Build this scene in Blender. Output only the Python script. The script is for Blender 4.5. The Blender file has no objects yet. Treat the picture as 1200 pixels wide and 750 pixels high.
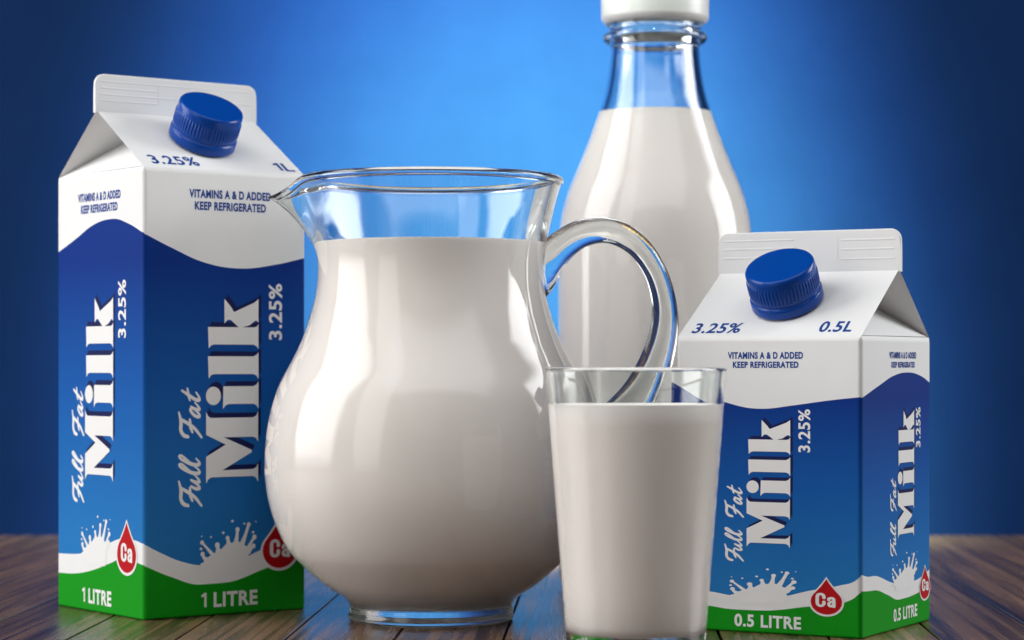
import bpy, bmesh, math, random
from mathutils import Vector, Matrix
from mathutils.geometry import delaunay_2d_cdt

random.seed(7)
scene = bpy.context.scene
col = scene.collection
R = math.radians

# ------------------------------------------------------------------ camera
CAM_H = 0.1069                       # lens height above the boards (m)
cam_data = bpy.data.cameras.new("camera")
cam = bpy.data.objects.new("camera", cam_data)
col.objects.link(cam)
cam.location = (0, 0, CAM_H)
cam.rotation_euler = (R(90), 0, 0)
cam_data.sensor_width = 36
cam_data.lens = 84.0
cam_data.shift_y = 53 / 1200
cam_data.clip_start = 0.02
cam_data.clip_end = 50
cam_data.dof.use_dof = True
cam_data.dof.focus_distance = 0.955
cam_data.dof.aperture_fstop = 12
scene.camera = cam

# ------------------------------------------------------------------ world, lamps, exposure
world = bpy.data.worlds.new("World")
scene.world = world
world.use_nodes = True
world.node_tree.nodes["Background"].inputs[0].default_value = (0.60, 0.66, 0.75, 1)
world.node_tree.nodes["Background"].inputs[1].default_value = 0.02


def aim(o, target):
    d = Vector(target) - Vector(o.location)
    o.rotation_euler = d.to_track_quat('-Z', 'Y').to_euler()


def area(name, loc, target, sx, sy, watts, color=(1, 1, 1)):
    l = bpy.data.lights.new(name, 'AREA')
    l.shape = 'RECTANGLE'
    l.size, l.size_y = sx, sy
    l.energy = watts
    l.color = color
    # diffusion cloth: brightest in the middle, fading towards the edges of the box
    l.use_nodes = True
    nt = l.node_tree
    em = nt.nodes["Emission"]
    g = nt.nodes.new("ShaderNodeNewGeometry")
    sp = nt.nodes.new("ShaderNodeSeparateXYZ")
    nt.links.new(g.outputs["Parametric"], sp.inputs[0])
    fac = []
    for ax in (0, 1):
        inv = nt.nodes.new("ShaderNodeMath")
        inv.operation = 'SUBTRACT'
        inv.inputs[0].default_value = 1.0
        nt.links.new(sp.outputs[ax], inv.inputs[1])
        mu = nt.nodes.new("ShaderNodeMath")
        mu.operation = 'MULTIPLY'
        nt.links.new(sp.outputs[ax], mu.inputs[0])
        nt.links.new(inv.outputs[0], mu.inputs[1])
        mr = nt.nodes.new("ShaderNodeMapRange")
        mr.interpolation_type = 'SMOOTHSTEP'
        mr.inputs["From Min"].default_value = 0.0
        mr.inputs["From Max"].default_value = 0.15
        mr.inputs["To Min"].default_value = 0.05
        mr.inputs["To Max"].default_value = 1.25
        nt.links.new(mu.outputs[0], mr.inputs["Value"])
        fac.append(mr.outputs[0])
    mm = nt.nodes.new("ShaderNodeMath")
    mm.operation = 'MULTIPLY'
    nt.links.new(fac[0], mm.inputs[0])
    nt.links.new(fac[1], mm.inputs[1])
    nt.links.new(mm.outputs[0], em.inputs["Strength"])
    o = bpy.data.objects.new(name, l)
    col.objects.link(o)
    o.location = loc
    aim(o, target)
    return o


def spot(name, loc, target, angle, watts, color, blend=1.0, radius=0.05):
    l = bpy.data.lights.new(name, 'SPOT')
    l.energy = watts
    l.color = color
    l.spot_size = R(angle)
    l.spot_blend = blend
    l.shadow_soft_size = radius
    o = bpy.data.objects.new(name, l)
    col.objects.link(o)
    o.location = loc
    aim(o, target)
    return o


area("softbox_key", (-1.38, 0.90, 0.78), (-0.06, 1.02, 0.18), 1.20, 1.80, 27.0, (1.0, 0.985, 0.97))
area("softbox_strip", (-0.70, 0.24, 0.62), (-0.03, 1.0, 0.20), 0.46, 1.45, 3.0, (1.0, 0.985, 0.97))
side = area("softbox_side", (0.98, 1.18, 0.48), (0.02, 1.02, 0.16), 0.62, 0.70, 3.0, (0.98, 0.99, 1.0))
side.data.spread = R(105)
area("softbox_front", (-0.10, -0.60, 0.80), (0.0, 1.0, 0.12), 0.9, 0.7, 0.3, (1.0, 0.98, 0.97))
area("softbox_top", (0.06, 0.66, 0.68), (0.03, 1.0, 0.10), 1.0, 0.6, 2.3)
spot("backdrop_spot_wide", (0.0, 0.80, 1.15), (0.0, 1.50, 0.15), 29.5, 440.0, (0.68, 0.97, 1.10))
spot("backdrop_spot_core", (0.02, 0.80, 1.15), (0.02, 1.50, 0.05), 22.5, 980.0, (0.8, 1.0, 0.36))

vs = scene.view_settings
vs.view_transform = 'Standard'
vs.look = 'None'
vs.exposure = 0.0
vs.gamma = 1.0
vs.use_curve_mapping = False
cy = scene.cycles
cy.max_bounces = 24
cy.diffuse_bounces = 12
cy.glossy_bounces = 10
cy.transmission_bounces = 20
cy.transparent_max_bounces = 12
cy.caustics_reflective = True
cy.caustics_refractive = True
cy.blur_glossy = 0.4
cy.sample_clamp_indirect = 8.0
cy.use_denoising = True


# ------------------------------------------------------------------ materials
def new_mat(name):
    m = bpy.data.materials.new(name)
    m.use_nodes = True
    nt = m.node_tree
    return m, nt, nt.nodes["Principled BSDF"]


def simple(name, color, rough=0.4, spec=0.5, **kw):
    m, nt, b = new_mat(name)
    b.inputs["Base Color"].default_value = (*color, 1)
    b.inputs["Roughness"].default_value = rough
    b.inputs["Specular IOR Level"].default_value = spec
    for k, v in kw.items():
        b.inputs[k].default_value = v
    return m


def srgb(r, g, b):
    f = lambda c: ((c / 255 + 0.055) / 1.055) ** 2.4 if c > 10 else c / 255 / 12.92
    return (f(r), f(g), f(b))


def N(nt, typ, **kw):
    n = nt.nodes.new(typ)
    for k, v in kw.items():
        setattr(n, k, v)
    return n


def math_node(nt, op, a, b=None, clamp=False):
    n = nt.nodes.new("ShaderNodeMath")
    n.operation = op
    n.use_clamp = clamp
    for i, v in enumerate((a, b)):
        if v is None:
            continue
        if isinstance(v, (int, float)):
            n.inputs[i].default_value = v
        else:
            nt.links.new(v, n.inputs[i])
    return n.outputs[0]


def mix_color(nt, fac, a, b):
    n = nt.nodes.new("ShaderNodeMix")
    n.data_type = 'RGBA'
    for s, v in ((0, fac), (6, a), (7, b)):
        if isinstance(v, (int, float)):
            n.inputs[s].default_value = v
        elif isinstance(v, tuple):
            n.inputs[s].default_value = (*v, 1)
        else:
            nt.links.new(v, n.inputs[s])
    return n.outputs[2]


GLASS, nt, b = new_mat("clear_glass")
b.inputs["Base Color"].default_value = (0.965, 0.990, 0.980, 1)
b.inputs["Roughness"].default_value = 0.0
b.inputs["IOR"].default_value = 1.5
b.inputs["Transmission Weight"].default_value = 1.0

MILK = simple("milk", (0.988, 0.936, 0.902), 0.5, 0.0)
MILK.node_tree.nodes["Principled BSDF"].inputs["Subsurface Weight"].default_value = 0.0
WHITE_PLASTIC = simple("white_plastic", (0.66, 0.665, 0.665), 0.32, 0.5)
BLUE_PLASTIC = simple("blue_plastic", (0.001, 0.050, 0.30), 0.22, 0.26)
INK_WHITE = simple("white_ink", (0.745, 0.75, 0.75), 0.45, 0.10)
INK_NAVY = simple("navy_ink", (0.008, 0.012, 0.075), 0.45, 0.10)
INK_BLUE = simple("blue_text_ink", (0.012, 0.055, 0.26), 0.45, 0.10)
INK_RED = simple("red_ink", (0.43, 0.006, 0.010), 0.45, 0.10)

# wooden boards: each board varies by its own random number
WOOD, nt, b = new_mat("satin_walnut_boards")
tc = N(nt, "ShaderNodeTexCoord")
oi = N(nt, "ShaderNodeObjectInfo")
off = N(nt, "ShaderNodeVectorMath", operation='SCALE')
off.inputs[0].default_value = (3.1, 17.0, 5.3)
nt.links.new(oi.outputs["Random"], off.inputs[3])
add = N(nt, "ShaderNodeVectorMath", operation='ADD')
nt.links.new(tc.outputs["Object"], add.inputs[0])
nt.links.new(off.outputs[0], add.inputs[1])
mp = N(nt, "ShaderNodeMapping")
mp.inputs["Scale"].default_value = (190, 3.6, 190)
nt.links.new(add.outputs[0], mp.inputs[0])
n1 = N(nt, "ShaderNodeTexNoise")
n1.inputs["Scale"].default_value = 1.0
n1.inputs["Detail"].default_value = 6
n1.inputs["Roughness"].default_value = 0.62
n1.inputs["Distortion"].default_value = 0.9
nt.links.new(mp.outputs[0], n1.inputs[0])
mp2 = N(nt, "ShaderNodeMapping")
mp2.inputs["Scale"].default_value = (22, 3.2, 22)
nt.links.new(add.outputs[0], mp2.inputs[0])
n2 = N(nt, "ShaderNodeTexNoise")
n2.inputs["Scale"].default_value = 1.0
n2.inputs["Detail"].default_value = 3
nt.links.new(mp2.outputs[0], n2.inputs[0])
ramp = N(nt, "ShaderNodeValToRGB")
ramp.color_ramp.elements[0].position = 0.32
ramp.color_ramp.elements[0].color = (0.024, 0.015, 0.011, 1)
ramp.color_ramp.elements[1].position = 0.70
ramp.color_ramp.elements[1].color = (0.245, 0.155, 0.092, 1)
nt.links.new(n1.outputs[0], ramp.inputs[0])
r2 = N(nt, "ShaderNodeValToRGB")
cr = r2.color_ramp
cr.elements[0].position = 0.0
cr.elements[0].color = (0.85, 0.74, 0.70, 1)
cr.elements[1].position = 1.0
cr.elements[1].color = (1.35, 1.20, 1.05, 1)
e = cr.elements.new(0.5)
e.color = (0.95, 0.86, 0.85, 1)
addr = math_node(nt, 'ADD', oi.outputs["Random"], math_node(nt, 'MULTIPLY', math_node(nt, 'SUBTRACT', n2.outputs[0], 0.5), 1.2), clamp=True)
nt.links.new(addr, r2.inputs[0])
mul = N(nt, "ShaderNodeMix", data_type='RGBA', blend_type='MULTIPLY')
mul.inputs[0].default_value = 1.0
nt.links.new(ramp.outputs[0], mul.inputs[6])
nt.links.new(r2.outputs[0], mul.inputs[7])
nt.links.new(mul.outputs[2], b.inputs["Base Color"])
rr = N(nt, "ShaderNodeMapRange")
rr.inputs["To Min"].default_value = 0.14
rr.inputs["To Max"].default_value = 0.40
nt.links.new(n1.outputs[0], rr.inputs[0])
nt.links.new(rr.outputs[0], b.inputs["Roughness"])
b.inputs["Specular IOR Level"].default_value = 0.42
bp = N(nt, "ShaderNodeBump")
bp.inputs["Strength"].default_value = 0.6
bp.inputs["Distance"].default_value = 0.0008
nt.links.new(n1.outputs[0], bp.inputs["Height"])
nt.links.new(bp.outputs[0], b.inputs["Normal"])

SUBFLOOR = simple("dark_gap", (0.012, 0.009, 0.008), 0.7)

BACK, nt, b = new_mat("blue_backdrop_paper")
tc = N(nt, "ShaderNodeTexCoord")
nz = N(nt, "ShaderNodeTexNoise")
nz.inputs["Scale"].default_value = 20
nz.inputs["Detail"].default_value = 8
nz.inputs["Roughness"].default_value = 0.65
nt.links.new(tc.outputs["Object"], nz.inputs[0])
c = mix_color(nt, nz.outputs[0], (0.0042, 0.0205, 0.083), (0.0070, 0.0300, 0.114))
nt.links.new(c, b.inputs["Base Color"])
b.inputs["Roughness"].default_value = 0.9
b.inputs["Specular IOR Level"].default_value = 0.05


def carton_material(name, side, height, curves):
    """White board with the printed blue field, white wave and green foot.
    curves: dict front_top/front_white/front_green/end_top/... of (u, fraction of shoulder height)."""
    m, nt, b = new_mat(name)
    tc = N(nt, "ShaderNodeTexCoord")
    sep = N(nt, "ShaderNodeSeparateXYZ")
    nt.links.new(tc.outputs["Object"], sep.inputs[0])
    X, Y, Z = sep.outputs
    ax = math_node(nt, 'ABSOLUTE', X)
    ay = math_node(nt, 'ABSOLUTE', Y)
    is_front = math_node(nt, 'GREATER_THAN', ay, ax)
    # u runs left to right as seen from outside each wall
    uf = math_node(nt, 'ADD', math_node(nt, 'MULTIPLY', math_node(nt, 'MULTIPLY', X, math_node(nt, 'SIGN', Y)), -1 / side), 0.5, clamp=True)
    ue = math_node(nt, 'ADD', math_node(nt, 'MULTIPLY', math_node(nt, 'MULTIPLY', Y, math_node(nt, 'SIGN', X)), 1 / side), 0.5, clamp=True)
    v = math_node(nt, 'DIVIDE', Z, height)

    def curve(u, pts):
        n = nt.nodes.new("ShaderNodeFloatCurve")
        cm = n.mapping
        cm.use_clip = False
        c = cm.curves[0]
        c.points[0].location = pts[0]
        c.points[1].location = pts[-1]
        for p in pts[1:-1]:
            c.points.new(*p)
        for p in c.points:
            p.handle_type = 'AUTO_CLAMPED'
        cm.update()
        nt.links.new(u, n.inputs["Value"])
        return n.outputs[0]

    def wave(key):
        a = curve(uf, curves["front_" + key])
        c = curve(ue, curves["end_" + key])
        n = nt.nodes.new("ShaderNodeMix")
        nt.links.new(is_front, n.inputs[0])
        nt.links.new(c, n.inputs[2])
        nt.links.new(a, n.inputs[3])
        return n.outputs[0]

    top, wht, grn = wave("top"), wave("white"), wave("green")
    below_top = math_node(nt, 'LESS_THAN', v, top)
    below_white = math_node(nt, 'LESS_THAN', v, wht)
    below_green = math_node(nt, 'LESS_THAN', v, grn)
    g = N(nt, "ShaderNodeValToRGB")
    cr = g.color_ramp
    cr.elements[0].position = 0.16
    cr.elements[0].color = (0.017, 0.165, 0.45, 1)
    cr.elements[1].position = 0.80
    cr.elements[1].color = (0.002, 0.027, 0.200, 1)
    e = cr.elements.new(0.50)
    e.color = (0.006, 0.088, 0.350, 1)
    nt.links.new(v, g.inputs[0])
    nz = N(nt, "ShaderNodeTexNoise")
    nz.inputs["Scale"].default_value = 60
    nz.inputs["Detail"].default_value = 4
    nt.links.new(tc.outputs["Object"], nz.inputs[0])
    white = mix_color(nt, nz.outputs[0], (0.725, 0.732, 0.735), (0.752, 0.757, 0.758))
    c = mix_color(nt, below_top, white, g.outputs[0])
    c = mix_color(nt, below_white, c, white)
    c = mix_color(nt, below_green, c, (0.006, 0.262, 0.009))
    nt.links.new(c, b.inputs["Base Color"])
    b.inputs["Roughness"].default_value = 0.48
    b.inputs["Specular IOR Level"].default_value = 0.07
    # faint board waviness
    nb = N(nt, "ShaderNodeTexNoise")
    nb.inputs["Scale"].default_value = 22
    nb.inputs["Detail"].default_value = 2
    nt.links.new(tc.outputs["Object"], nb.inputs[0])
    bp = N(nt, "ShaderNodeBump")
    bp.inputs["Strength"].default_value = 0.12
    bp.inputs["Distance"].default_value = 0.004
    nt.links.new(nb.outputs[0], bp.inputs["Height"])
    nt.links.new(bp.outputs[0], b.inputs["Normal"])
    return m


# ------------------------------------------------------------------ helpers
def link(name, me, mat=None, parent=None, smooth=False):
    o = bpy.data.objects.new(name, me)
    col.objects.link(o)
    if mat:
        me.materials.append(mat)
    if parent:
        o.parent = parent
    if smooth:
        for p in me.polygons:
            p.use_smooth = True
    return o


def mesh(name, verts, faces):
    me = bpy.data.meshes.new(name)
    me.from_pydata([tuple(v) for v in verts], [], faces)
    me.update()
    return me


def tag(o, label, cat, group=None):
    o["label"] = label
    o["category"] = cat
    if group:
        o["group"] = group


def empty(name, loc, rz=0.0):
    o = bpy.data.objects.new(name, None)
    col.objects.link(o)
    o.location = loc
    o.rotation_euler = (0, 0, rz)
    o.empty_display_size = 0.02
    return o


def catmull(pts, n=8):
    """Smooth a list of 2D/3D points."""
    out = []
    P = [Vector(p) for p in pts]
    for i in range(len(P) - 1):
        p0 = P[i - 1] if i > 0 else P[i] * 2 - P[i + 1]
        p1, p2 = P[i], P[i + 1]
        p3 = P[i + 2] if i + 2 < len(P) else P[i + 1] * 2 - P[i]
        for k in range(n):
            t = k / n
            out.append(0.5 * ((2 * p1) + (p2 - p0) * t + (2 * p0 - 5 * p1 + 4 * p2 - p3) * t * t + (3 * p1 - p0 - 3 * p2 + p3) * t ** 3))
    out.append(P[-1])
    return out


def lathe(profile, n=128, warp=None):
    """Revolve (r, z) points about Z; ends on the axis (r = 0) become poles."""
    verts, rings = [], []
    for r, z in profile:
        if r < 1e-6:
            rings.append([len(verts)])
            verts.append((0, 0, z))
        else:
            ring = []
            for k in range(n):
                a = 2 * math.pi * k / n
                p = (r * math.cos(a), r * math.sin(a), z)
                if warp:
                    p = warp(p, a)
                ring.append(len(verts))
                verts.append(p)
            rings.append(ring)
    faces = []
    for A, B in zip(rings[:-1], rings[1:]):
        if len(A) == 1 and len(B) == 1:
            continue
        for k in range(n):
            k2 = (k + 1) % n
            if len(A) == 1:
                faces.append((A[0], B[k2], B[k]))
            elif len(B) == 1:
                faces.append((A[k], A[k2], B[0]))
            else:
                faces.append((A[k], A[k2], B[k2], B[k]))
    return verts, faces


def fix_normals(me):
    bm = bmesh.new()
    bm.from_mesh(me)
    bmesh.ops.recalc_face_normals(bm, faces=bm.faces)
    bm.to_mesh(me)
    bm.free()


# ---- flat print: polygons united into one clean sheet
def union_sheet(polys):
    V, F = [], []
    for p in polys:
        base = len(V)
        if sum(p[i - 1][0] * p[i][1] - p[i][0] * p[i - 1][1] for i in range(len(p))) < 0:
            p = list(reversed(p))
        V += [Vector((x, y)) for x, y in p]
        F.append(list(range(base, base + len(p))))
    ov, oe, of, _, _, orig = delaunay_2d_cdt(V, [], F, 0, 1e-6, True)
    faces = [f for f, o in zip(of, orig) if len(o)]
    return [(v.x, v.y) for v in ov], faces


def disc(cx, cy, rx, ry=None, n=18):
    ry = ry or rx
    return [(cx + rx * math.cos(2 * math.pi * k / n), cy + ry * math.sin(2 * math.pi * k / n)) for k in range(n)]


def stroke(pts, widths, n=6):
    """Brush stroke polygons: tapered quads with round joints."""
    P = catmull(pts, n)
    W = []
    m = len(P) - 1
    for i in range(len(P)):
        t = i / m * (len(widths) - 1)
        k = min(int(t), len(widths) - 2)
        W.append(widths[k] + (widths[k + 1] - widths[k]) * (t - k))
    out = []
    for i in range(m):
        d = P[i + 1] - P[i]
        if d.length < 1e-9:
            continue
        nrm = Vector((-d.y, d.x)).normalized()
        a, b2 = P[i], P[i + 1]
        out.append([(a + nrm * W[i])[:2], (a - nrm * W[i])[:2], (b2 - nrm * W[i + 1])[:2], (b2 + nrm * W[i + 1])[:2]])
    for p, w in zip(P, W):
        out.append(disc(p.x, p.y, w, n=10))
    return out


MILK_LETTERS = [
    # M
    [(0, 2), (102, 2), (82, 12), (72, 30), (70, 195), (165, 37), (178, 37), (250, 188), (250, 30), (243, 13), (222, 2), (390, 2),
     (366, 13), (357, 30), (357, 256), (366, 271), (390, 282), (265, 282), (210, 177), (145, 282), (0, 282), (22, 271), (33, 255), (33, 30), (24, 13)],
    # i
    [(405, 0), (556, 0), (538, 11), (529, 28), (529, 190), (405, 192), (425, 178), (432, 160), (432, 28), (424, 11)],
    disc(477, 243, 50, 40, 28),
    # l
    [(568, 0), (716, 0), (702, 11), (693, 28), (693, 272), (571, 268), (590, 256), (596, 238), (596, 28), (588, 11)],
    # k
    [(734, 0), (872, 0), (858, 9), (853, 24), (853, 86), (866, 46), (884, 26), (892, 12), (880, 0), (1010, 0), (990, 22), (936, 132),
     (965, 150), (1008, 184), (874, 184), (893, 167), (893, 150), (853, 107), (853, 272), (736, 268), (752, 256), (758, 238), (758, 28), (750, 11)],
]


def script_letters():
    out = []

    def stroke(pts, widths, _s=globals()["stroke"]):
        return _s(pts, [w * 1.22 for w in widths])

    def F(o):
        out.extend(stroke([(o + 4, 82), (o + 8, 106), (o + 34, 122), (o + 80, 121), (o + 130, 133)], [8, 10, 8, 8, 4]))
        out.extend(stroke([(o + 92, 118), (o + 78, 80), (o + 56, 40), (o + 18, 4)], [8, 9, 8, 6]))
        out.extend(stroke([(o + 34, 56), (o + 62, 66), (o + 104, 70)], [5, 8, 5]))

    def u(o):
        out.extend(stroke([(o, 62), (o - 8, 36), (o - 2, 16), (o + 14, 22), (o + 36, 62)], [6, 8, 7, 6, 6]))
        out.extend(stroke([(o + 36, 62), (o + 29, 34), (o + 36, 16), (o + 52, 24), (o + 64, 38)], [6, 8, 7, 5, 4]))

    def l(o):
        out.extend(stroke([(o, 36), (o + 30, 82), (o + 50, 118), (o + 40, 130), (o + 26, 108), (o + 14, 58), (o + 18, 22), (o + 32, 16), (o + 50, 34)],
                          [4, 5, 6, 6, 8, 9, 8, 6, 4]))

    F(0)
    u(114)
    l(178)
    l(226)
    F(385)
    # a
    out.extend(stroke([(557, 56), (540, 66), (518, 46), (513, 22), (526, 15), (546, 36), (560, 62)], [6, 7, 8, 8, 6, 6, 6]))
    out.extend(stroke([(560, 62), (552, 32), (558, 16), (574, 24), (588, 40)], [6, 8, 7, 5, 4]))
    # t
    out.extend(stroke([(640, 114), (622, 74), (606, 36), (610, 17), (626, 18), (648, 34)], [6, 8, 9, 8, 5, 4]))
    out.extend(stroke([(594, 70), (622, 78), (660, 84)], [4, 7, 4]))
    return [[(x + 0.22 * y, y) for x, y in p] for p in out]


def splash_shape():
    out = [[(128, 358), (140, 350), (152, 346), (157, 328), (178, 318), (200, 305), (235, 285), (262, 272), (282, 252), (297, 240), (330, 238),
            (350, 226), (367, 232), (388, 242), (405, 256), (428, 268), (433, 280), (431, 300), (430, 322), (436, 345), (420, 420), (180, 420), (176, 381), (150, 373)]]

    def arm(pts, w, bulb):
        out.extend(stroke(pts, [w * 2.0, w * 1.2, w * 1.05], 5))
        out.append(disc(pts[-1][0], pts[-1][1], bulb * 1.0, bulb * 1.15))

    arm([(208, 305), (172, 262), (142, 228)], 6, 12)
    arm([(165, 330), (150, 314), (145, 297)], 7, 13)
    arm([(242, 288), (240, 268), (236, 248)], 9, 15)
    arm([(307, 248), (304, 226), (300, 208)], 8, 12)
    arm([(352, 240), (358, 200), (362, 160)], 8, 13)
    arm([(390, 250), (412, 192), (432, 132)], 8, 12)
    arm([(428, 280), (446, 244), (468, 210)], 7, 14)
    arm([(430, 298), (446, 280), (462, 264)], 8, 13)
    for x, y, r in ((330, 107, 8), (273, 175, 8), (197, 197, 6), (405, 126, 6), (478, 117, 4), (140, 190, 4), (135, 265, 8), (460, 180, 8)):
        out.append(disc(x, y, r, n=12))
    return [[(x, -y) for x, y in p] for p in out]


def drop_shape(scale=1.0):
    pts = []
    # circle lower part, straight sides to the apex
    n = 40
    a0 = R(34)
    for k in range(n + 1):
        a = math.pi - a0 + (math.pi + 2 * a0) * k / n
        pts.append((math.cos(a), math.sin(a)))
    pts = [(x, y) for x, y in pts]
    ang = 1.0 / math.sin(a0)
    side_l, apex, side_r = Vector(pts[0]), Vector((0, ang * 1.0)), Vector(pts[-1])
    top = []
    for k in range(1, 8):
        t = k / 8
        p = side_r.lerp(apex, t)
        top.append((p.x - 0.05 * math.sin(math.pi * t) * 1.0, p.y))
    top.append((apex.x, apex.y))
    for k in range(1, 8):
        t = 1 - k / 8
        p = side_l.lerp(apex, t)
        top.append((p.x + 0.05 * math.sin(math.pi * t) * 1.0, p.y))
    out = pts + top
    cyy = 0.3
    return [[(x * scale, (y - cyy) * scale + cyy) for x, y in out]]


_text_cache = {}

DIGIT_ONE = [(-0.05, 0.585), (0.0, 0.475), (0.125, 0.53), (0.125, 0.0), (0.26, 0.0), (0.26, 0.70), (0.15, 0.70)]


def ca_shape():
    out = []
    w = 17
    # heavy condensed C
    out += stroke([(84, 128), (84, 150), (74, 176), (52, 186), (30, 176), (20, 150), (19, 100), (20, 50), (30, 24), (52, 14), (74, 24), (84, 50), (84, 74)], [w, w], 6)
    # heavy condensed a
    out += stroke([(132, 104), (134, 122), (150, 132), (170, 130), (180, 112), (181, 60), (181, 8)], [w * 0.95, w], 6)
    out.append([(164, 0), (198, 0), (198, 100), (164, 100)])
    out += stroke([(176, 84), (152, 76), (136, 60), (132, 38), (140, 18), (156, 14), (176, 34)], [w * 0.85, w * 0.9], 6)
    return out


def joined_text(body, bold, spacing):
    """Text in the built-in face, with a flagged figure one drawn by hand."""
    if not body.startswith("1"):
        return text_mesh2d(body, bold, spacing)
    v, f = text_mesh2d(body[1:].strip(), bold, spacing)
    hgt = max(p[1] for p in v)
    x0 = min(p[0] for p in v)
    sc = hgt / 0.70
    gapx = 0.66 * sc if " " in body else 0.37 * sc
    ov, of = union_sheet([[(x * sc, y * sc) for x, y in DIGIT_ONE]])
    n = len(v)
    return [(x - x0 + gapx, y) for x, y in v] + ov, list(f) + [tuple(i + n for i in q) for q in of]



def text_mesh2d(body, bold=0.0, spacing=1.0):
    key = (body, bold, spacing)
    if key in _text_cache:
        return _text_cache[key]
    cu = bpy.data.curves.new("lettering", 'FONT')
    cu.body = body
    cu.size = 1.0
    cu.offset = bold
    cu.space_character = spacing
    cu.resolution_u = 5
    cu.fill_mode = 'FRONT'
    o = bpy.data.objects.new("lettering", cu)
    col.objects.link(o)
    dg = bpy.context.evaluated_depsgraph_get()
    me = bpy.data.meshes.new_from_object(o.evaluated_get(dg))
    v = [(p.co.x, p.co.y) for p in me.vertices]
    f = [tuple(p.vertices) for p in me.polygons]
    bpy.data.objects.remove(o)
    bpy.data.curves.remove(cu)
    bpy.data.meshes.remove(me)
    _text_cache[key] = (v, f)
    return v, f


def place_print(name, sheet, box, frame, layer, mat, parent, rotated=False, ref=None, shift=(0, 0)):
    """Lay a 2D sheet into box (u0,u1,v0,v1, metres) of a wall frame (origin, u axis, v axis, normal), 0.09 mm proud per layer."""
    verts, faces = sheet
    pts = [(-y, x) for x, y in verts] if rotated else list(verts)
    rp = pts if ref is None else ([(-y, x) for x, y in ref] if rotated else ref)
    x0, x1 = min(p[0] for p in rp), max(p[0] for p in rp)
    y0, y1 = min(p[1] for p in rp), max(p[1] for p in rp)
    u0, u1, v0, v1 = box
    O, U, V, Nn = frame
    out = []
    for x, y in pts:
        u = u0 + (x - x0) / (x1 - x0) * (u1 - u0) + shift[0]
        v = v0 + (y - y0) / (y1 - y0) * (v1 - v0) + shift[1]
        out.append(O + U * u + V * v + Nn * (0.00009 * layer))
    me = mesh(name, out, faces)
    # face outward
    bm = bmesh.new()
    bm.from_mesh(me)
    bm.normal_update()
    fl = [f for f in bm.faces if f.normal.dot(Nn) < 0]
    if fl:
        bmesh.ops.reverse_faces(bm, faces=fl)
    bm.to_mesh(me)
    bm.free()
    return link(name, me, mat, parent)


# ------------------------------------------------------------------ setting: boards and backdrop
me = mesh("floor", [(-1.5, -0.9, -0.012), (1.5, -0.9, -0.012), (1.5, 1.54, -0.012), (-1.5, 1.54, -0.012),
                    (-1.5, -0.9, -0.03), (1.5, -0.9, -0.03), (1.5, 1.54, -0.03), (-1.5, 1.54, -0.03)],
          [(0, 1, 2, 3), (7, 6, 5, 4), (0, 4, 5, 1), (1, 5, 6, 2), (2, 6, 7, 3), (3, 7, 4, 0)])
floor = link("floor", me, SUBFLOOR)
floor["kind"] = "structure"

PLANK_W = 0.0425
pl, gap, th = 2.4, 0.0011, 0.012


def plank_mesh():
    bm = bmesh.new()
    w = PLANK_W - gap
    bmesh.ops.create_cube(bm, size=1.0)
    for v in bm.verts:
        v.co = Vector((v.co.x * w, v.co.y * pl, (v.co.z - 0.5) * th))
    top = [e for e in bm.edges if all(v.co.z > -1e-6 for v in e.verts)]
    bmesh.ops.bevel(bm, geom=top, offset=0.0003, segments=2, affect='EDGES', profile=0.5)
    me = bpy.data.meshes.new("plank")
    bm.to_mesh(me)
    bm.free()
    return me


pm = plank_mesh()
pm.materials.append(WOOD)
PL_ROT = -math.atan(110 / 2800)
ux, uy = math.cos(PL_ROT), math.sin(PL_ROT)
for k in range(-29, 30):
    d = (k + 0.5) * PLANK_W
    o = bpy.data.objects.new("plank", pm)
    col.objects.link(o)
    # board seams run toward the picture's vanishing point; one seam passes x = -0.0033 at y = 0.936
    px = -0.0033 - math.tan(-PL_ROT) * (0.936 - 0.33)
    o.location = (px + d / ux, 0.33, 0.0)
    o.rotation_euler = (0, 0, PL_ROT)
    o.parent = floor

me = mesh("backdrop", [(-1.5, 1.50, -0.03), (1.5, 1.50, -0.03), (1.5, 1.50, 1.3), (-1.5, 1.50, 1.3),
                       (-1.5, 1.515, -0.03), (1.5, 1.515, -0.03), (1.5, 1.515, 1.3), (-1.5, 1.515, 1.3)],
            [(0, 1, 2, 3), (7, 6, 5, 4), (0, 4, 5, 1), (1, 5, 6, 2), (2, 6, 7, 3), (3, 7, 4, 0)])
fix_normals(me)
backdrop = link("wall", me, BACK)
backdrop["kind"] = "structure"


# ------------------------------------------------------------------ cartons
SIDE = 0.080


def cap_mesh():
    prof = [(0.0, 0.0), (0.0143, 0.0), (0.0148, 0.0005), (0.0149, 0.0012), (0.0149, 0.0040), (0.0147, 0.0046), (0.0142, 0.0048), (0.0141, 0.0052),
            (0.0143, 0.0055), (0.0144, 0.0062), (0.0144, 0.0066), (0.0144, 0.0072), (0.0144, 0.0100), (0.0144, 0.0124), (0.0143, 0.0131), (0.0143, 0.0136),
            (0.0143, 0.0152), (0.0142, 0.0162), (0.0138, 0.0169), (0.0132, 0.01725), (0.0126, 0.0173), (0.008, 0.0173), (0.0, 0.0173)]
    ribs = 60

    def warp(p, a):
        x, y, z = p
        if 0.0068 < z < 0.0128 and math.hypot(x, y) > 0.0135:
            s = math.cos(ribs * a)
            k = 1 + 0.017 * max(-0.5, s)
            return (x * k, y * k, z)
        return p
    v, f = lathe(prof, 480, warp)
    me = mesh("cap", v, f)
    fix_normals(me)
    return me


CAP = cap_mesh()
CAP.materials.append(BLUE_PLASTIC)
for p in CAP.polygons:
    p.use_smooth = True

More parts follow.
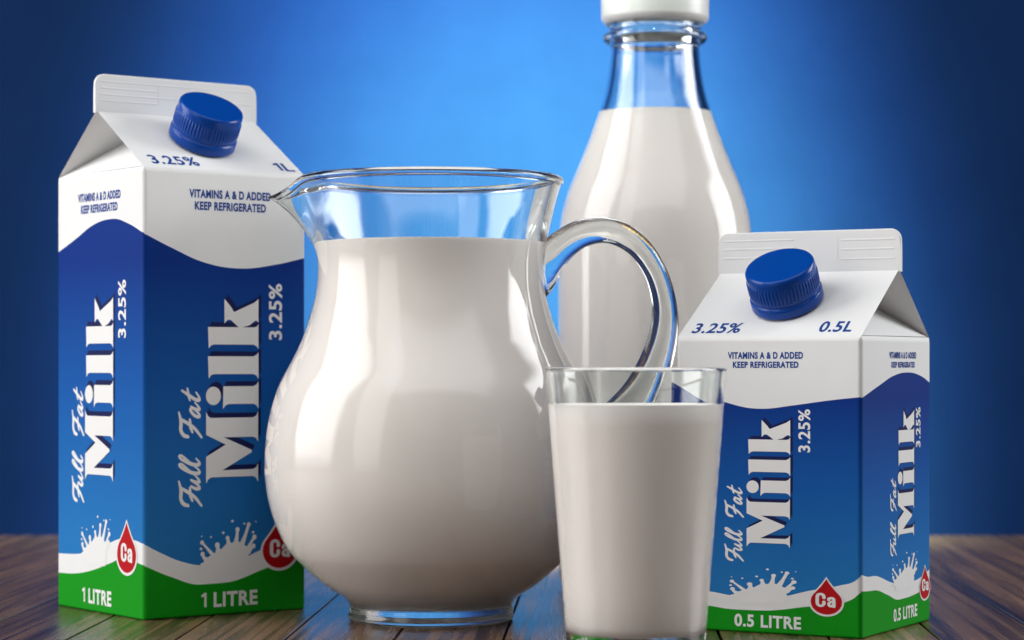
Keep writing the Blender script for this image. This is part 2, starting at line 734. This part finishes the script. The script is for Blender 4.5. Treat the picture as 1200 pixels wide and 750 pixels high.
CA = union_sheet(ca_shape())
SCRIPT = union_sheet(script_letters())
SPLASH = union_sheet(splash_shape())
DROP_OUT = union_sheet(drop_shape(1.0))
DROP_IN = union_sheet(drop_shape(0.885))
MILKWORD = union_sheet(MILK_LETTERS)


def shadow_letters():
    out = []
    for t in (0.5, 1.0):
        out += [[(x + 27 * t, y - 15 * t) for x, y in p] for p in MILK_LETTERS]
    return union_sheet(out)


MILKSHADOW = shadow_letters()


RY = 0.0035                      # the folded ridge sits a little behind the middle


def make_carton(loc, rz, h, ridge, top, curves, walls, roof_print, ribs, label, ring_rot):
    root = empty("milk_carton", loc, rz)
    tag(root, label, "milk carton", "printed milk cartons with blue screw caps")
    s = SIDE / 2
    mat = carton_material("printed_carton_board", SIDE, h, curves)
    t = 0.0008
    #        walls
    V = [(-s, -s, 0), (s, -s, 0), (s, s, 0), (-s, s, 0), (-s, -s, h), (s, -s, h), (s, s, h), (-s, s, h),
         (-s, RY - t, ridge), (s, RY - t, ridge), (s, RY + t, ridge), (-s, RY + t, ridge), (-0.004, RY, ridge - 0.0008), (0.004, RY, ridge - 0.0008)]
    F = [(3, 2, 1, 0), (0, 1, 5, 4), (1, 2, 6, 5), (2, 3, 7, 6), (3, 0, 4, 7),
         (4, 5, 9, 8), (6, 7, 11, 10),
         (7, 4, 12), (4, 8, 12), (11, 7, 12),
         (5, 6, 13), (9, 5, 13), (6, 10, 13),
         (8, 9, 13, 12), (12, 13, 10, 11)]
    me = mesh("body", V, F)
    fix_normals(me)
    bw = me.attributes.new("bevel_weight_edge", 'FLOAT', 'EDGE')
    wts = {}
    for a, b2 in ((0, 4), (1, 5), (2, 6), (3, 7)):
        wts[(a, b2)] = 1.0
    for a, b2 in ((0, 1), (1, 2), (2, 3), (0, 3)):
        wts[(a, b2)] = 0.55
    for a, b2 in ((4, 5), (6, 7), (5, 6), (4, 7)):
        wts[(a, b2)] = 0.8
    for a, b2 in ((4, 8), (5, 9), (6, 10), (7, 11)):
        wts[(a, b2)] = 0.3
    for i, e in enumerate(me.edges):
        bw.data[i].value = wts.get(tuple(sorted(e.vertices)), 0.0)
        if tuple(sorted(e.vertices)) not in wts:
            e.use_edge_sharp = True
    body = link("body", me, mat, root, smooth=True)
    bv = body.modifiers.new("bevel", 'BEVEL')
    bv.limit_method = 'WEIGHT'
    bv.width = 0.0020
    bv.segments = 4
    bv.use_clamp_overlap = False
    bv.harden_normals = True
    # folded and sealed seam at the top
    bm = bmesh.new()
    r = 0.0045
    out = [(-s, ridge - 0.0006), (s, ridge - 0.0006)]
    for k in range(9):
        a = math.pi / 2 * k / 8
        out.append((s - r + r * math.cos(a), top - r + r * math.sin(a)))
    for k in range(9):
        a = math.pi / 2 + math.pi / 2 * k / 8
        out.append((-s + r + r * math.cos(a), top - r + r * math.sin(a)))
    w = 0.0010
    s2 = s + 0.0004
    fv = [bm.verts.new((x * s2 / s, RY - w, z)) for x, z in out]
    f0 = bm.faces.new(fv)
    ex = bmesh.ops.extrude_face_region(bm, geom=[f0])
    for v in [g for g in ex["geom"] if isinstance(g, bmesh.types.BMVert)]:
        v.co.y = RY + w
    bmesh.ops.recalc_face_normals(bm, faces=bm.faces)
    rim = [e for e in bm.edges if abs(e.verts[0].co.y - e.verts[1].co.y) < 1e-6 and min(v.co.z for v in e.verts) > ridge]
    bmesh.ops.bevel(bm, geom=rim, offset=0.0005, segments=3, affect='EDGES', profile=0.5)
    me = bpy.data.meshes.new("top_seam")
    bm.to_mesh(me)
    bm.free()
    seam = link("top_seam", me, mat, root)
    for (x0, x1, z0, z1) in ribs:
        z0, z1 = top - z0, top - z1
        za, zb = min(z0, z1), max(z0, z1)
        d = 0.00013
        b = 0.00030
        za, zb = za - 0.0003, zb + 0.0003
        vv = [(x0, RY - w + 0.0001, za), (x1, RY - w + 0.0001, za), (x1, RY - w + 0.0001, zb), (x0, RY - w + 0.0001, zb),
              (x0 + b, RY - w - d, za + b), (x1 - b, RY - w - d, za + b), (x1 - b, RY - w - d, zb - b), (x0 + b, RY - w - d, zb - b)]
        me = mesh("embossed_line", vv, [(4, 5, 6, 7), (0, 1, 5, 4), (1, 2, 6, 5), (2, 3, 7, 6), (3, 0, 4, 7)])
        link("embossed_line", me, mat, seam)
    # roof frame (front slope) for cap and print
    up = Vector((0, s + RY - t, ridge - h)).normalized()
    rx = Vector((1, 0, 0))
    rn = rx.cross(up)
    RO = Vector((-s, -s, h))
    roof = (RO, rx, up, rn)
    # spout collar and screw cap
    base = RO + rx * 0.040 + up * 0.0262
    rot = Matrix((rx, up, rn)).transposed().to_4x4()
    cap = link("screw_cap", CAP, None, root)
    cap.matrix_local = Matrix.Translation(base + rn * 0.0008) @ rot @ Matrix.Rotation(ring_rot, 4, 'Z')
    # print
    frames = {"front": (Vector((-s, -s, 0)), Vector((1, 0, 0)), Vector((0, 0, 1)), Vector((0, -1, 0))),
              "left": (Vector((-s, s, 0)), Vector((0, -1, 0)), Vector((0, 0, 1)), Vector((-1, 0, 0))),
              "right": (Vector((s, -s, 0)), Vector((0, 1, 0)), Vector((0, 0, 1)), Vector((1, 0, 0)))}
    for wall, items in walls.items():
        fr = frames[wall]
        for key, bx in items.items():
            bx = [q / 1000 for q in bx]
            if key == "milk":
                ref = MILKWORD[0]
                place_print("word_shadow", MILKSHADOW, bx, fr, 1, INK_NAVY, root, True, ref)
                place_print("word_milk", MILKWORD, bx, fr, 2, INK_WHITE, root, True)
            elif key == "fullfat":
                place_print("word_full_fat", SCRIPT, bx, fr, 1, INK_WHITE, root, True)
            elif key == "pct":
                place_print("fat_percentage", text_mesh2d("3.25%", 0.022, 1.06), bx, fr, 1, INK_WHITE, root, True)
            elif key == "splash":
                place_print("milk_splash_print", SPLASH, bx, fr, 1, INK_WHITE, root)
            elif key == "drop":
                ref = DROP_OUT[0]
                place_print("calcium_drop_outline", DROP_OUT, bx, fr, 2, INK_WHITE, root)
                place_print("calcium_drop", DROP_IN, bx, fr, 3, INK_RED, root, False, ref)
            elif key == "ca":
                place_print("calcium_symbol", CA, bx, fr, 4, INK_WHITE, root)
            elif key.startswith("litre"):
                place_print("volume_text", joined_text(items_text[h][0], 0.032, 1.08), bx, fr, 1, INK_WHITE, root)
            elif key == "v1":
                place_print("vitamin_text", text_mesh2d("VITAMINS A & D ADDED", 0.040, 1.08), bx, fr, 1, INK_BLUE, root)
            elif key == "v2":
                place_print("storage_text", text_mesh2d("KEEP REFRIGERATED", 0.040, 1.08), bx, fr, 1, INK_BLUE, root)
    for txt, bx in roof_print:
        place_print("roof_text", joined_text(txt, 0.022, 1.06), [q / 1000 for q in bx], roof, 1, INK_BLUE, root)
    return root


H1, H2 = 0.1897, 0.11786
items_text = {H1: ["1 LITRE"], H2: ["0.5 LITRE"]}

curves1 = dict(
    end_top=[(0, 0.826), (0.234, 0.8566), (0.436, 0.8843), (0.652, 0.8935), (0.825, 0.8804), (1, 0.855)],
    front_top=[(0, 0.855), (0.159, 0.8261), (0.365, 0.7941), (0.59, 0.7829), (0.791, 0.7928), (1, 0.812)],
    end_white=[(0, 0.1226), (0.285, 0.1293), (0.485, 0.1443), (0.633, 0.1636), (0.758, 0.1753), (0.88, 0.1755), (1, 0.1688)],
    end_green=[(0, 0.0774), (0.234, 0.0824), (0.436, 0.0961), (0.633, 0.1172), (0.777, 0.1317), (0.88, 0.1290), (1, 0.1216)],
    front_white=[(0, 0.1688), (0.108, 0.146), (0.236, 0.1243), (0.365, 0.1149), (0.576, 0.123), (0.737, 0.1451), (0.9, 0.1577), (1, 0.1630)],
    front_green=[(0, 0.1216), (0.159, 0.0936), (0.345, 0.0721), (0.523, 0.0738), (0.747, 0.0999), (0.9, 0.1144), (1, 0.1250)])
curves2 = dict(
    front_top=[(0, 0.8511), (0.269, 0.7819), (0.469, 0.7598), (0.642, 0.7723), (0.823, 0.789), (1.0, 0.802)],
    end_top=[(0, 0.798), (0.235, 0.8381), (0.453, 0.872), (0.653, 0.8821), (0.859, 0.8679), (1.0, 0.8423)],
    front_white=[(0, 0.1426), (0.189, 0.1334), (0.344, 0.1223), (0.551, 0.1246), (0.733, 0.1533), (0.889, 0.1752), (0.96, 0.190), (1, 0.213)],
    front_green=[(0, 0.0897), (0.178, 0.0846), (0.32, 0.0765), (0.505, 0.0785), (0.688, 0.0961), (0.94, 0.1272), (1, 0.158)],
    end_white=[(0, 0.213), (0.08, 0.203), (0.187, 0.1999), (0.429, 0.164), (0.603, 0.1516), (0.794, 0.1562), (1, 0.1845)],
    end_green=[(0, 0.158), (0.1, 0.154), (0.211, 0.1499), (0.355, 0.1273), (0.527, 0.1014), (0.794, 0.1084), (1, 0.136)])

walls1 = {
    "front": dict(milk=(29.7, 55.7, 56.5, 135.5), pct=(61.0, 67.7, 117.9, 142.3), fullfat=(16.3, 28.1, 46.7, 97.5), splash=(26.7, 54.8, 17.8, 40.6),
                  drop=(56.7, 76.2, 17.5, 41.7), ca=(61.3, 71.6, 23.2, 31.3), litre=(27.4, 55.3, 3.6, 10.0), v1=(21.7, 62.0, 178.0, 181.7), v2=(24.4, 59.5, 172.9, 176.6)),
    "left": dict(milk=(27.3, 53.2, 57.0, 136.0), pct=(57.6, 64.6, 118.5, 143.2), fullfat=(14.6, 26.3, 46.9, 97.5), splash=(23.3, 50.6, 20.5, 42.0),
                 drop=(56.0, 74.8, 17.8, 41.8), ca=(60.6, 70.6, 23.4, 31.6), litre=(24.4, 51.4, 3.5, 10.0), v1=(20.5, 59.7, 178.0, 181.7), v2=(23.3, 57.0, 172.9, 176.6))}
walls2 = {
    "front": dict(milk=(31.2, 50.0, 34.4, 85.2), pct=(53.4, 58.5, 72.5, 89.5), fullfat=(21.5, 30.1, 28.3, 59.0), splash=(23.6, 52.7, 11.8, 26.0),
                  drop=(57.9, 72.7, 8.15, 23.8), ca=(60.8, 69.2, 11.7, 17.4), litre=(25.9, 54.6, 2.3, 7.4), v1=(23.0, 55.4, 109.4, 112.2), v2=(25.2, 53.5, 105.8, 108.4)),
    "right": dict(milk=(39.9, 59.1, 36.6, 88.6), pct=(61.6, 67.0, 73.0, 89.6), fullfat=(31.2, 38.7, 29.9, 61.5), splash=(33.3, 63.5, 15.6, 30.7),
                  drop=(65.6, 78.9, 8.9, 24.1), ca=(68.3, 76.3, 12.9, 18.1), litre=(35.3, 63.1, 3.4, 8.6), v1=(30.4, 62.0, 109.6, 112.3), v2=(32.9, 60.4, 105.9, 108.3))}

ribs1 = [(-0.038, 0.037, 0.0030, 0.0034), (-0.038, -0.010, 0.0058, 0.0063), (-0.038, 0.037, 0.0086, 0.0091), (-0.038, -0.010, 0.0113, 0.0118), (-0.0100, -0.0095, 0.0030, 0.0118)]
ribs2 = [(-0.038, -0.006, 0.0034, 0.0038), (-0.038, -0.006, 0.0068, 0.0073), (-0.038, -0.006, 0.0105, 0.0110),
         (0.0145, 0.038, 0.0040, 0.0045), (0.0145, 0.038, 0.0078, 0.0083), (0.0145, 0.038, 0.0118, 0.0123), (0.0130, 0.0135, 0.0026, 0.0124)]

make_carton((-0.14640, 1.05550, 0), 0.64911, H1, 0.2168, 0.2332, curves1, walls1,
            [("3.25%", (6.3, 29.5, 4.0, 11.8)), ("1L", (67.6, 76.8, 3.8, 11.0))], ribs1,
            "tall one litre milk carton with blue screw cap, standing left of the jug", 0.2)
make_carton((0.12106, 0.98613, 0), -0.51047, H2, 0.1455, 0.1625, curves2, walls2,
            [("3.25%", (5.2, 26.2, 3.6, 11.2)), ("0.5L", (60.0, 74.0, 3.9, 11.9))], ribs2,
            "short half litre milk carton with blue screw cap, standing right of the drinking glass", 1.0)


# ------------------------------------------------------------------ glass jug
JD = 1.003
kz = JD / 2800
JX = (505 - 600) * kz


def jz(y):
    return CAM_H + (428 - y) * kz


jug_px = [(95.5, 712), (96, 706), (104, 697), (124, 684), (150, 661), (168, 641), (183, 609), (192, 574), (194, 537), (190, 495), (179, 455), (161, 420), (149.5, 395),
          (138.5, 362), (133.5, 338), (132, 315), (134, 292), (139, 268), (146, 238), (153, 214)]
outer = [(r * kz, jz(y)) for r, y in jug_px]
outer_s = [(p.x, p.y) for p in catmull(outer, 5)]
foot = [(0.0, 0.0012), (0.026, 0.0012), (0.030, 0.0), (0.0330, 0.0), (0.0344, 0.0008), (0.0348, 0.0022), (0.0345, 0.0034), (0.0341, 0.0040), (0.0343, 0.0048)]
rim_z = 0.1860
WALL_T = 0.0030
rim = []
rc = (153 * kz - 0.0012, rim_z - 0.0021)
for kk in range(9):
    a = R(-10 + 200 * kk / 8)
    rim.append((rc[0] + 0.0021 * math.cos(a), rc[1] + 0.0021 * math.sin(a)))
inner_src = [p for p in outer_s if p[1] > 0.0135]
inner = []
for i, (r, z) in enumerate(inner_src):
    q0 = inner_src[max(i - 1, 0)]
    q1 = inner_src[min(i + 1, len(inner_src) - 1)]
    d = Vector((q1[0] - q0[0], q1[1] - q0[1])).normalized()
    inner.append((r - d.y * WALL_T, z + d.x * WALL_T))
inner_bottom = [(0.0, 0.0105), (0.018, 0.0105), (0.028, 0.0112)]
inner = [p for p in inner if p[1] > 0.0125]
profile = foot + outer_s + rim + inner[::-1] + inner_bottom[::-1]


def spout_warp(p, a):
    x, y, z = p
    da = (a - math.pi)
    da = math.atan2(math.sin(da), math.cos(da)) + 0.10
    hh = max(0.0, min(1.0, (z - 0.152) / 0.034))
    if hh <= 0:
        return p
    hh = hh ** 1.25
    w = 0.84 * math.exp(-(abs(da) / 0.17) ** 1.4) + 0.16 * math.exp(-(da / 0.36) ** 2)
    pinch = 0.0
    dz = -0.0078 * hh * hh * math.exp(-(da / 0.26) ** 2)
    rr = math.hypot(x, y)
    k = (rr + 0.0150 * w * hh) / rr
    return (x * k, y * k, z + dz)


jug = empty("milk_jug", (JX, JD, 0), 0)
tag(jug, "round clear glass jug with pouring lip and loop handle, full of milk, in the centre", "jug")
v, f = lathe(profile, 288, spout_warp)
me = mesh("jug_body", v, f)
fix_normals(me)
link("jug_body", me, GLASS, jug, smooth=True)


mprof = [(0.0, 0.0098)] + [(0.018, 0.0098), (0.0288, 0.0104)]
for (r, z) in inner:
    if z < 0.1583:
        mprof.append((r + 0.0011, z - (0.0006 if z < 0.03 else 0)))
mprof += [(mprof[-1][0] - 0.0003, 0.1585), (mprof[-1][0] - 0.0020, 0.1583), (0.03, 0.1580), (0.0, 0.1580)]
v, f = lathe(mprof, 192)
me = mesh("milk", v, f)
fix_normals(me)
mj = link("milk", me, MILK, None, smooth=True)
mj.location = (JX, JD, 0)
tag(mj, "white milk filling the round glass jug almost to its neck", "milk", "milk in glass vessels")

# handle: solid glass loop swept in the jug's right-hand plane
h_out = [(638, 281), (651, 271), (674, 259), (705, 254), (735, 261), (760, 281), (779, 310), (790, 340), (795, 370), (794, 398), (789, 425), (781, 451), (768, 477), (748, 499), (720, 516), (690, 525)]
h_in = [(637, 352), (648, 338), (663, 311), (684, 291), (710, 285), (735, 296), (752, 316), (761, 338), (764, 362), (761, 387), (753, 411), (742, 433), (727, 452), (710, 467), (697, 476), (685, 481)]
p_out = catmull([((x - 505) * kz, jz(y)) for x, y in h_out], 7)
p_in = catmull([((x - 505) * kz, jz(y)) for x, y in h_in], 7)
nseg = 32
V, F = [], []
m = len(p_out)
for i in range(m):
    t = i / (m - 1)
    mid = (p_out[i] + p_in[i]) / 2
    half = (p_out[i] - p_in[i]) / 2
    a_out = 0.0052 + 0.0024 * max(0.0, (t - 0.85) / 0.15) ** 1.5
    for k in range(nseg):
        an = 2 * math.pi * k / nseg
        q = mid + half * math.cos(an)
        V.append((q.x, math.sin(an) * a_out, q.y))
for i in range(m - 1):
    for k in range(nseg):
        k2 = (k + 1) % nseg
        F.append((i * nseg + k, i * nseg + k2, (i + 1) * nseg + k2, (i + 1) * nseg + k))
F.append(tuple(range(nseg - 1, -1, -1)))
F.append(tuple((m - 1) * nseg + k for k in range(nseg)))
me = mesh("handle", V, F)
fix_normals(me)
link("handle", me, GLASS, jug, smooth=True)

# ------------------------------------------------------------------ bottle
BD = 1.15
kb = BD / 2800
BX = (767.5 - 600) * kb


def bz(y):
    return CAM_H + (428 - y) * kb


bpx = [(113, 640), (113, 560), (113.5, 480), (113.5, 400), (113.5, 330), (113, 290), (110.5, 258), (102, 225), (90, 196), (78, 166), (66.5, 134), (59.5, 111), (55, 87), (52.5, 66), (52, 56)]
outer = [(r * kb, bz(y)) for r, y in bpx]
bout = [(p.x, p.y) for p in catmull(outer, 5)]
bfoot = [(0.0, 0.004), (0.030, 0.0025), (0.038, 0.0), (0.0425, 0.0006), (0.0455, 0.0035), (0.0464, 0.0085)]
ring = [(53.5 * kb, bz(53)), (58 * kb, bz(51)), (60.5 * kb, bz(47.5)), (61 * kb, bz(45)), (60 * kb, bz(41.5)), (56 * kb, bz(39)), (53.5 * kb, bz(37)),
        (53 * kb, bz(30)), (53 * kb, bz(0)), (53 * kb, bz(-14)), (52 * kb, bz(-16)), (47.5 * kb, bz(-16)), (46 * kb, bz(-14))]
T = 0.0030
binner = []
for i, (r, z) in enumerate(bout):
    q0 = bout[max(i - 1, 0)]
    q1 = bout[min(i + 1, len(bout) - 1)]
    d = Vector((q1[0] - q0[0], q1[1] - q0[1])).normalized()
    binner.append((r - d.y * T, z + d.x * T))
bbot = [(0.0, 0.0085), (0.034, 0.0080), (0.041, 0.0105)]
bprof = bfoot + bout + ring + [(45.5 * kb, bz(30))] + binner[::-1] + bbot[::-1]
bottle = empty("milk_bottle", (BX, BD, 0), 0)
tag(bottle, "tall clear glass milk bottle with white cap behind the jug handle", "bottle")
v, f = lathe(bprof, 160)
me = mesh("bottle_body", v, f)
fix_normals(me)
link("bottle_body", me, GLASS, bottle, smooth=True)
cprof = [(0.0, bz(-24)), (0.0235, bz(-24)), (0.0250, bz(-22.5)), (0.0257, bz(-19)), (0.0259, bz(-10)), (0.0259, bz(21)), (0.0257, bz(23.5)), (0.0248, bz(26.5)),
         (0.0238, bz(29)), (0.0230, bz(29.5)), (0.0226, bz(28)), (0.0226, bz(-17.5)), (0.0, bz(-17.5))]
v, f = lathe(cprof, 128)
me = mesh("bottle_cap", v, f)
fix_normals(me)
cap = link("bottle_cap", me, WHITE_PLASTIC, bottle, smooth=True)
lv = bz(132.5)
mprof = [(0.0, 0.0078), (0.034, 0.0074), (0.0418, 0.0100)]
for (r, z) in binner:
    if z < lv - 0.0008:
        mprof.append((r + 0.0012, z))
x0 = (67 * kb) - T + 0.0012
mprof += [(x0 - 0.0001, lv + 0.0001), (x0 - 0.0018, lv - 0.0002), (0.01, lv - 0.0004), (0.0, lv - 0.0004)]
v, f = lathe(mprof, 128)
me = mesh("milk", v, f)
fix_normals(me)
mb = link("milk", me, MILK, None, smooth=True)
mb.location = (BX, BD, 0)
tag(mb, "white milk filling the tall capped bottle up to its narrow neck", "milk", "milk in glass vessels")

# ------------------------------------------------------------------ drinking glass
GD = 0.863
GX = (745 - 600) * GD / 2800
RT, RB, GH = 0.0327, 0.0247, 0.1063
GT = 0.0021


def wall_r(z):
    return RB + (RT - RB) * (z - 0.0024) / (GH - 0.0034)


gprof = [(0.0, 0.0016), (0.019, 0.0016), (0.0215, 0.0), (0.0232, 0.0), (0.0243, 0.0007), (wall_r(0.0024), 0.0024), (wall_r(0.0030), 0.0030)]
zs = [0.005 + (0.1036 - 0.005) * k / 14 for k in range(15)]
gprof += [(wall_r(z), z) for z in zs] + [(wall_r(GH - 0.0018), GH - 0.0018), (wall_r(GH - 0.0012), GH - 0.0012)]
rm = wall_r(GH - 0.0012) - GT / 2
for k in range(1, 8):
    a = math.pi * k / 8
    gprof.append((rm + GT / 2 * math.cos(a), GH - 0.0012 + GT / 2 * math.sin(a)))
gprof += [(wall_r(GH - 0.0012) - GT, GH - 0.0012), (wall_r(GH - 0.0018) - GT, GH - 0.0018)]
gprof += [(wall_r(z) - GT, z) for z in reversed(zs) if z > 0.0165] + [(wall_r(0.0150) - GT, 0.0150), (wall_r(0.0144) - GT, 0.0144)]
gprof += [(RB - 0.0016, 0.0130), (RB - 0.0028, 0.0118), (RB - 0.006, 0.0110), (0.0, 0.0108)]
v, f = lathe(gprof, 160)
me = mesh("drinking_glass", v, f)
fix_normals(me)
tumbler = link("drinking_glass", me, GLASS, None, smooth=True)
tumbler.location = (GX, GD, 0)
tag(tumbler, "straight clear drinking glass of milk standing in front, below the jug handle", "glass")
LV = 0.0930


def gi(z):
    return RB + (RT - RB) * (z - 0.0024) / (GH - 0.0034) - GT + 0.0008


mprof = [(0.0, 0.0104), (RB - 0.006, 0.0106), (RB - 0.0026, 0.0113), (RB - 0.0012, 0.0128), (gi(0.0145), 0.0145)]
for k in range(1, 11):
    z = 0.0180 + (LV - 0.0180) * k / 10
    mprof.append((gi(z), z))
mprof += [(gi(LV) - 0.0012, LV - 0.0003), (gi(LV) - 0.003, LV - 0.0005), (0.0, LV - 0.0005)]
v, f = lathe(mprof, 128)
me = mesh("milk", v, f)
fix_normals(me)
mg = link("milk", me, MILK, None, smooth=True)
mg.location = (GX, GD, 0)
tag(mg, "white milk in the straight drinking glass, nearest to the viewer", "milk", "milk in glass vessels")
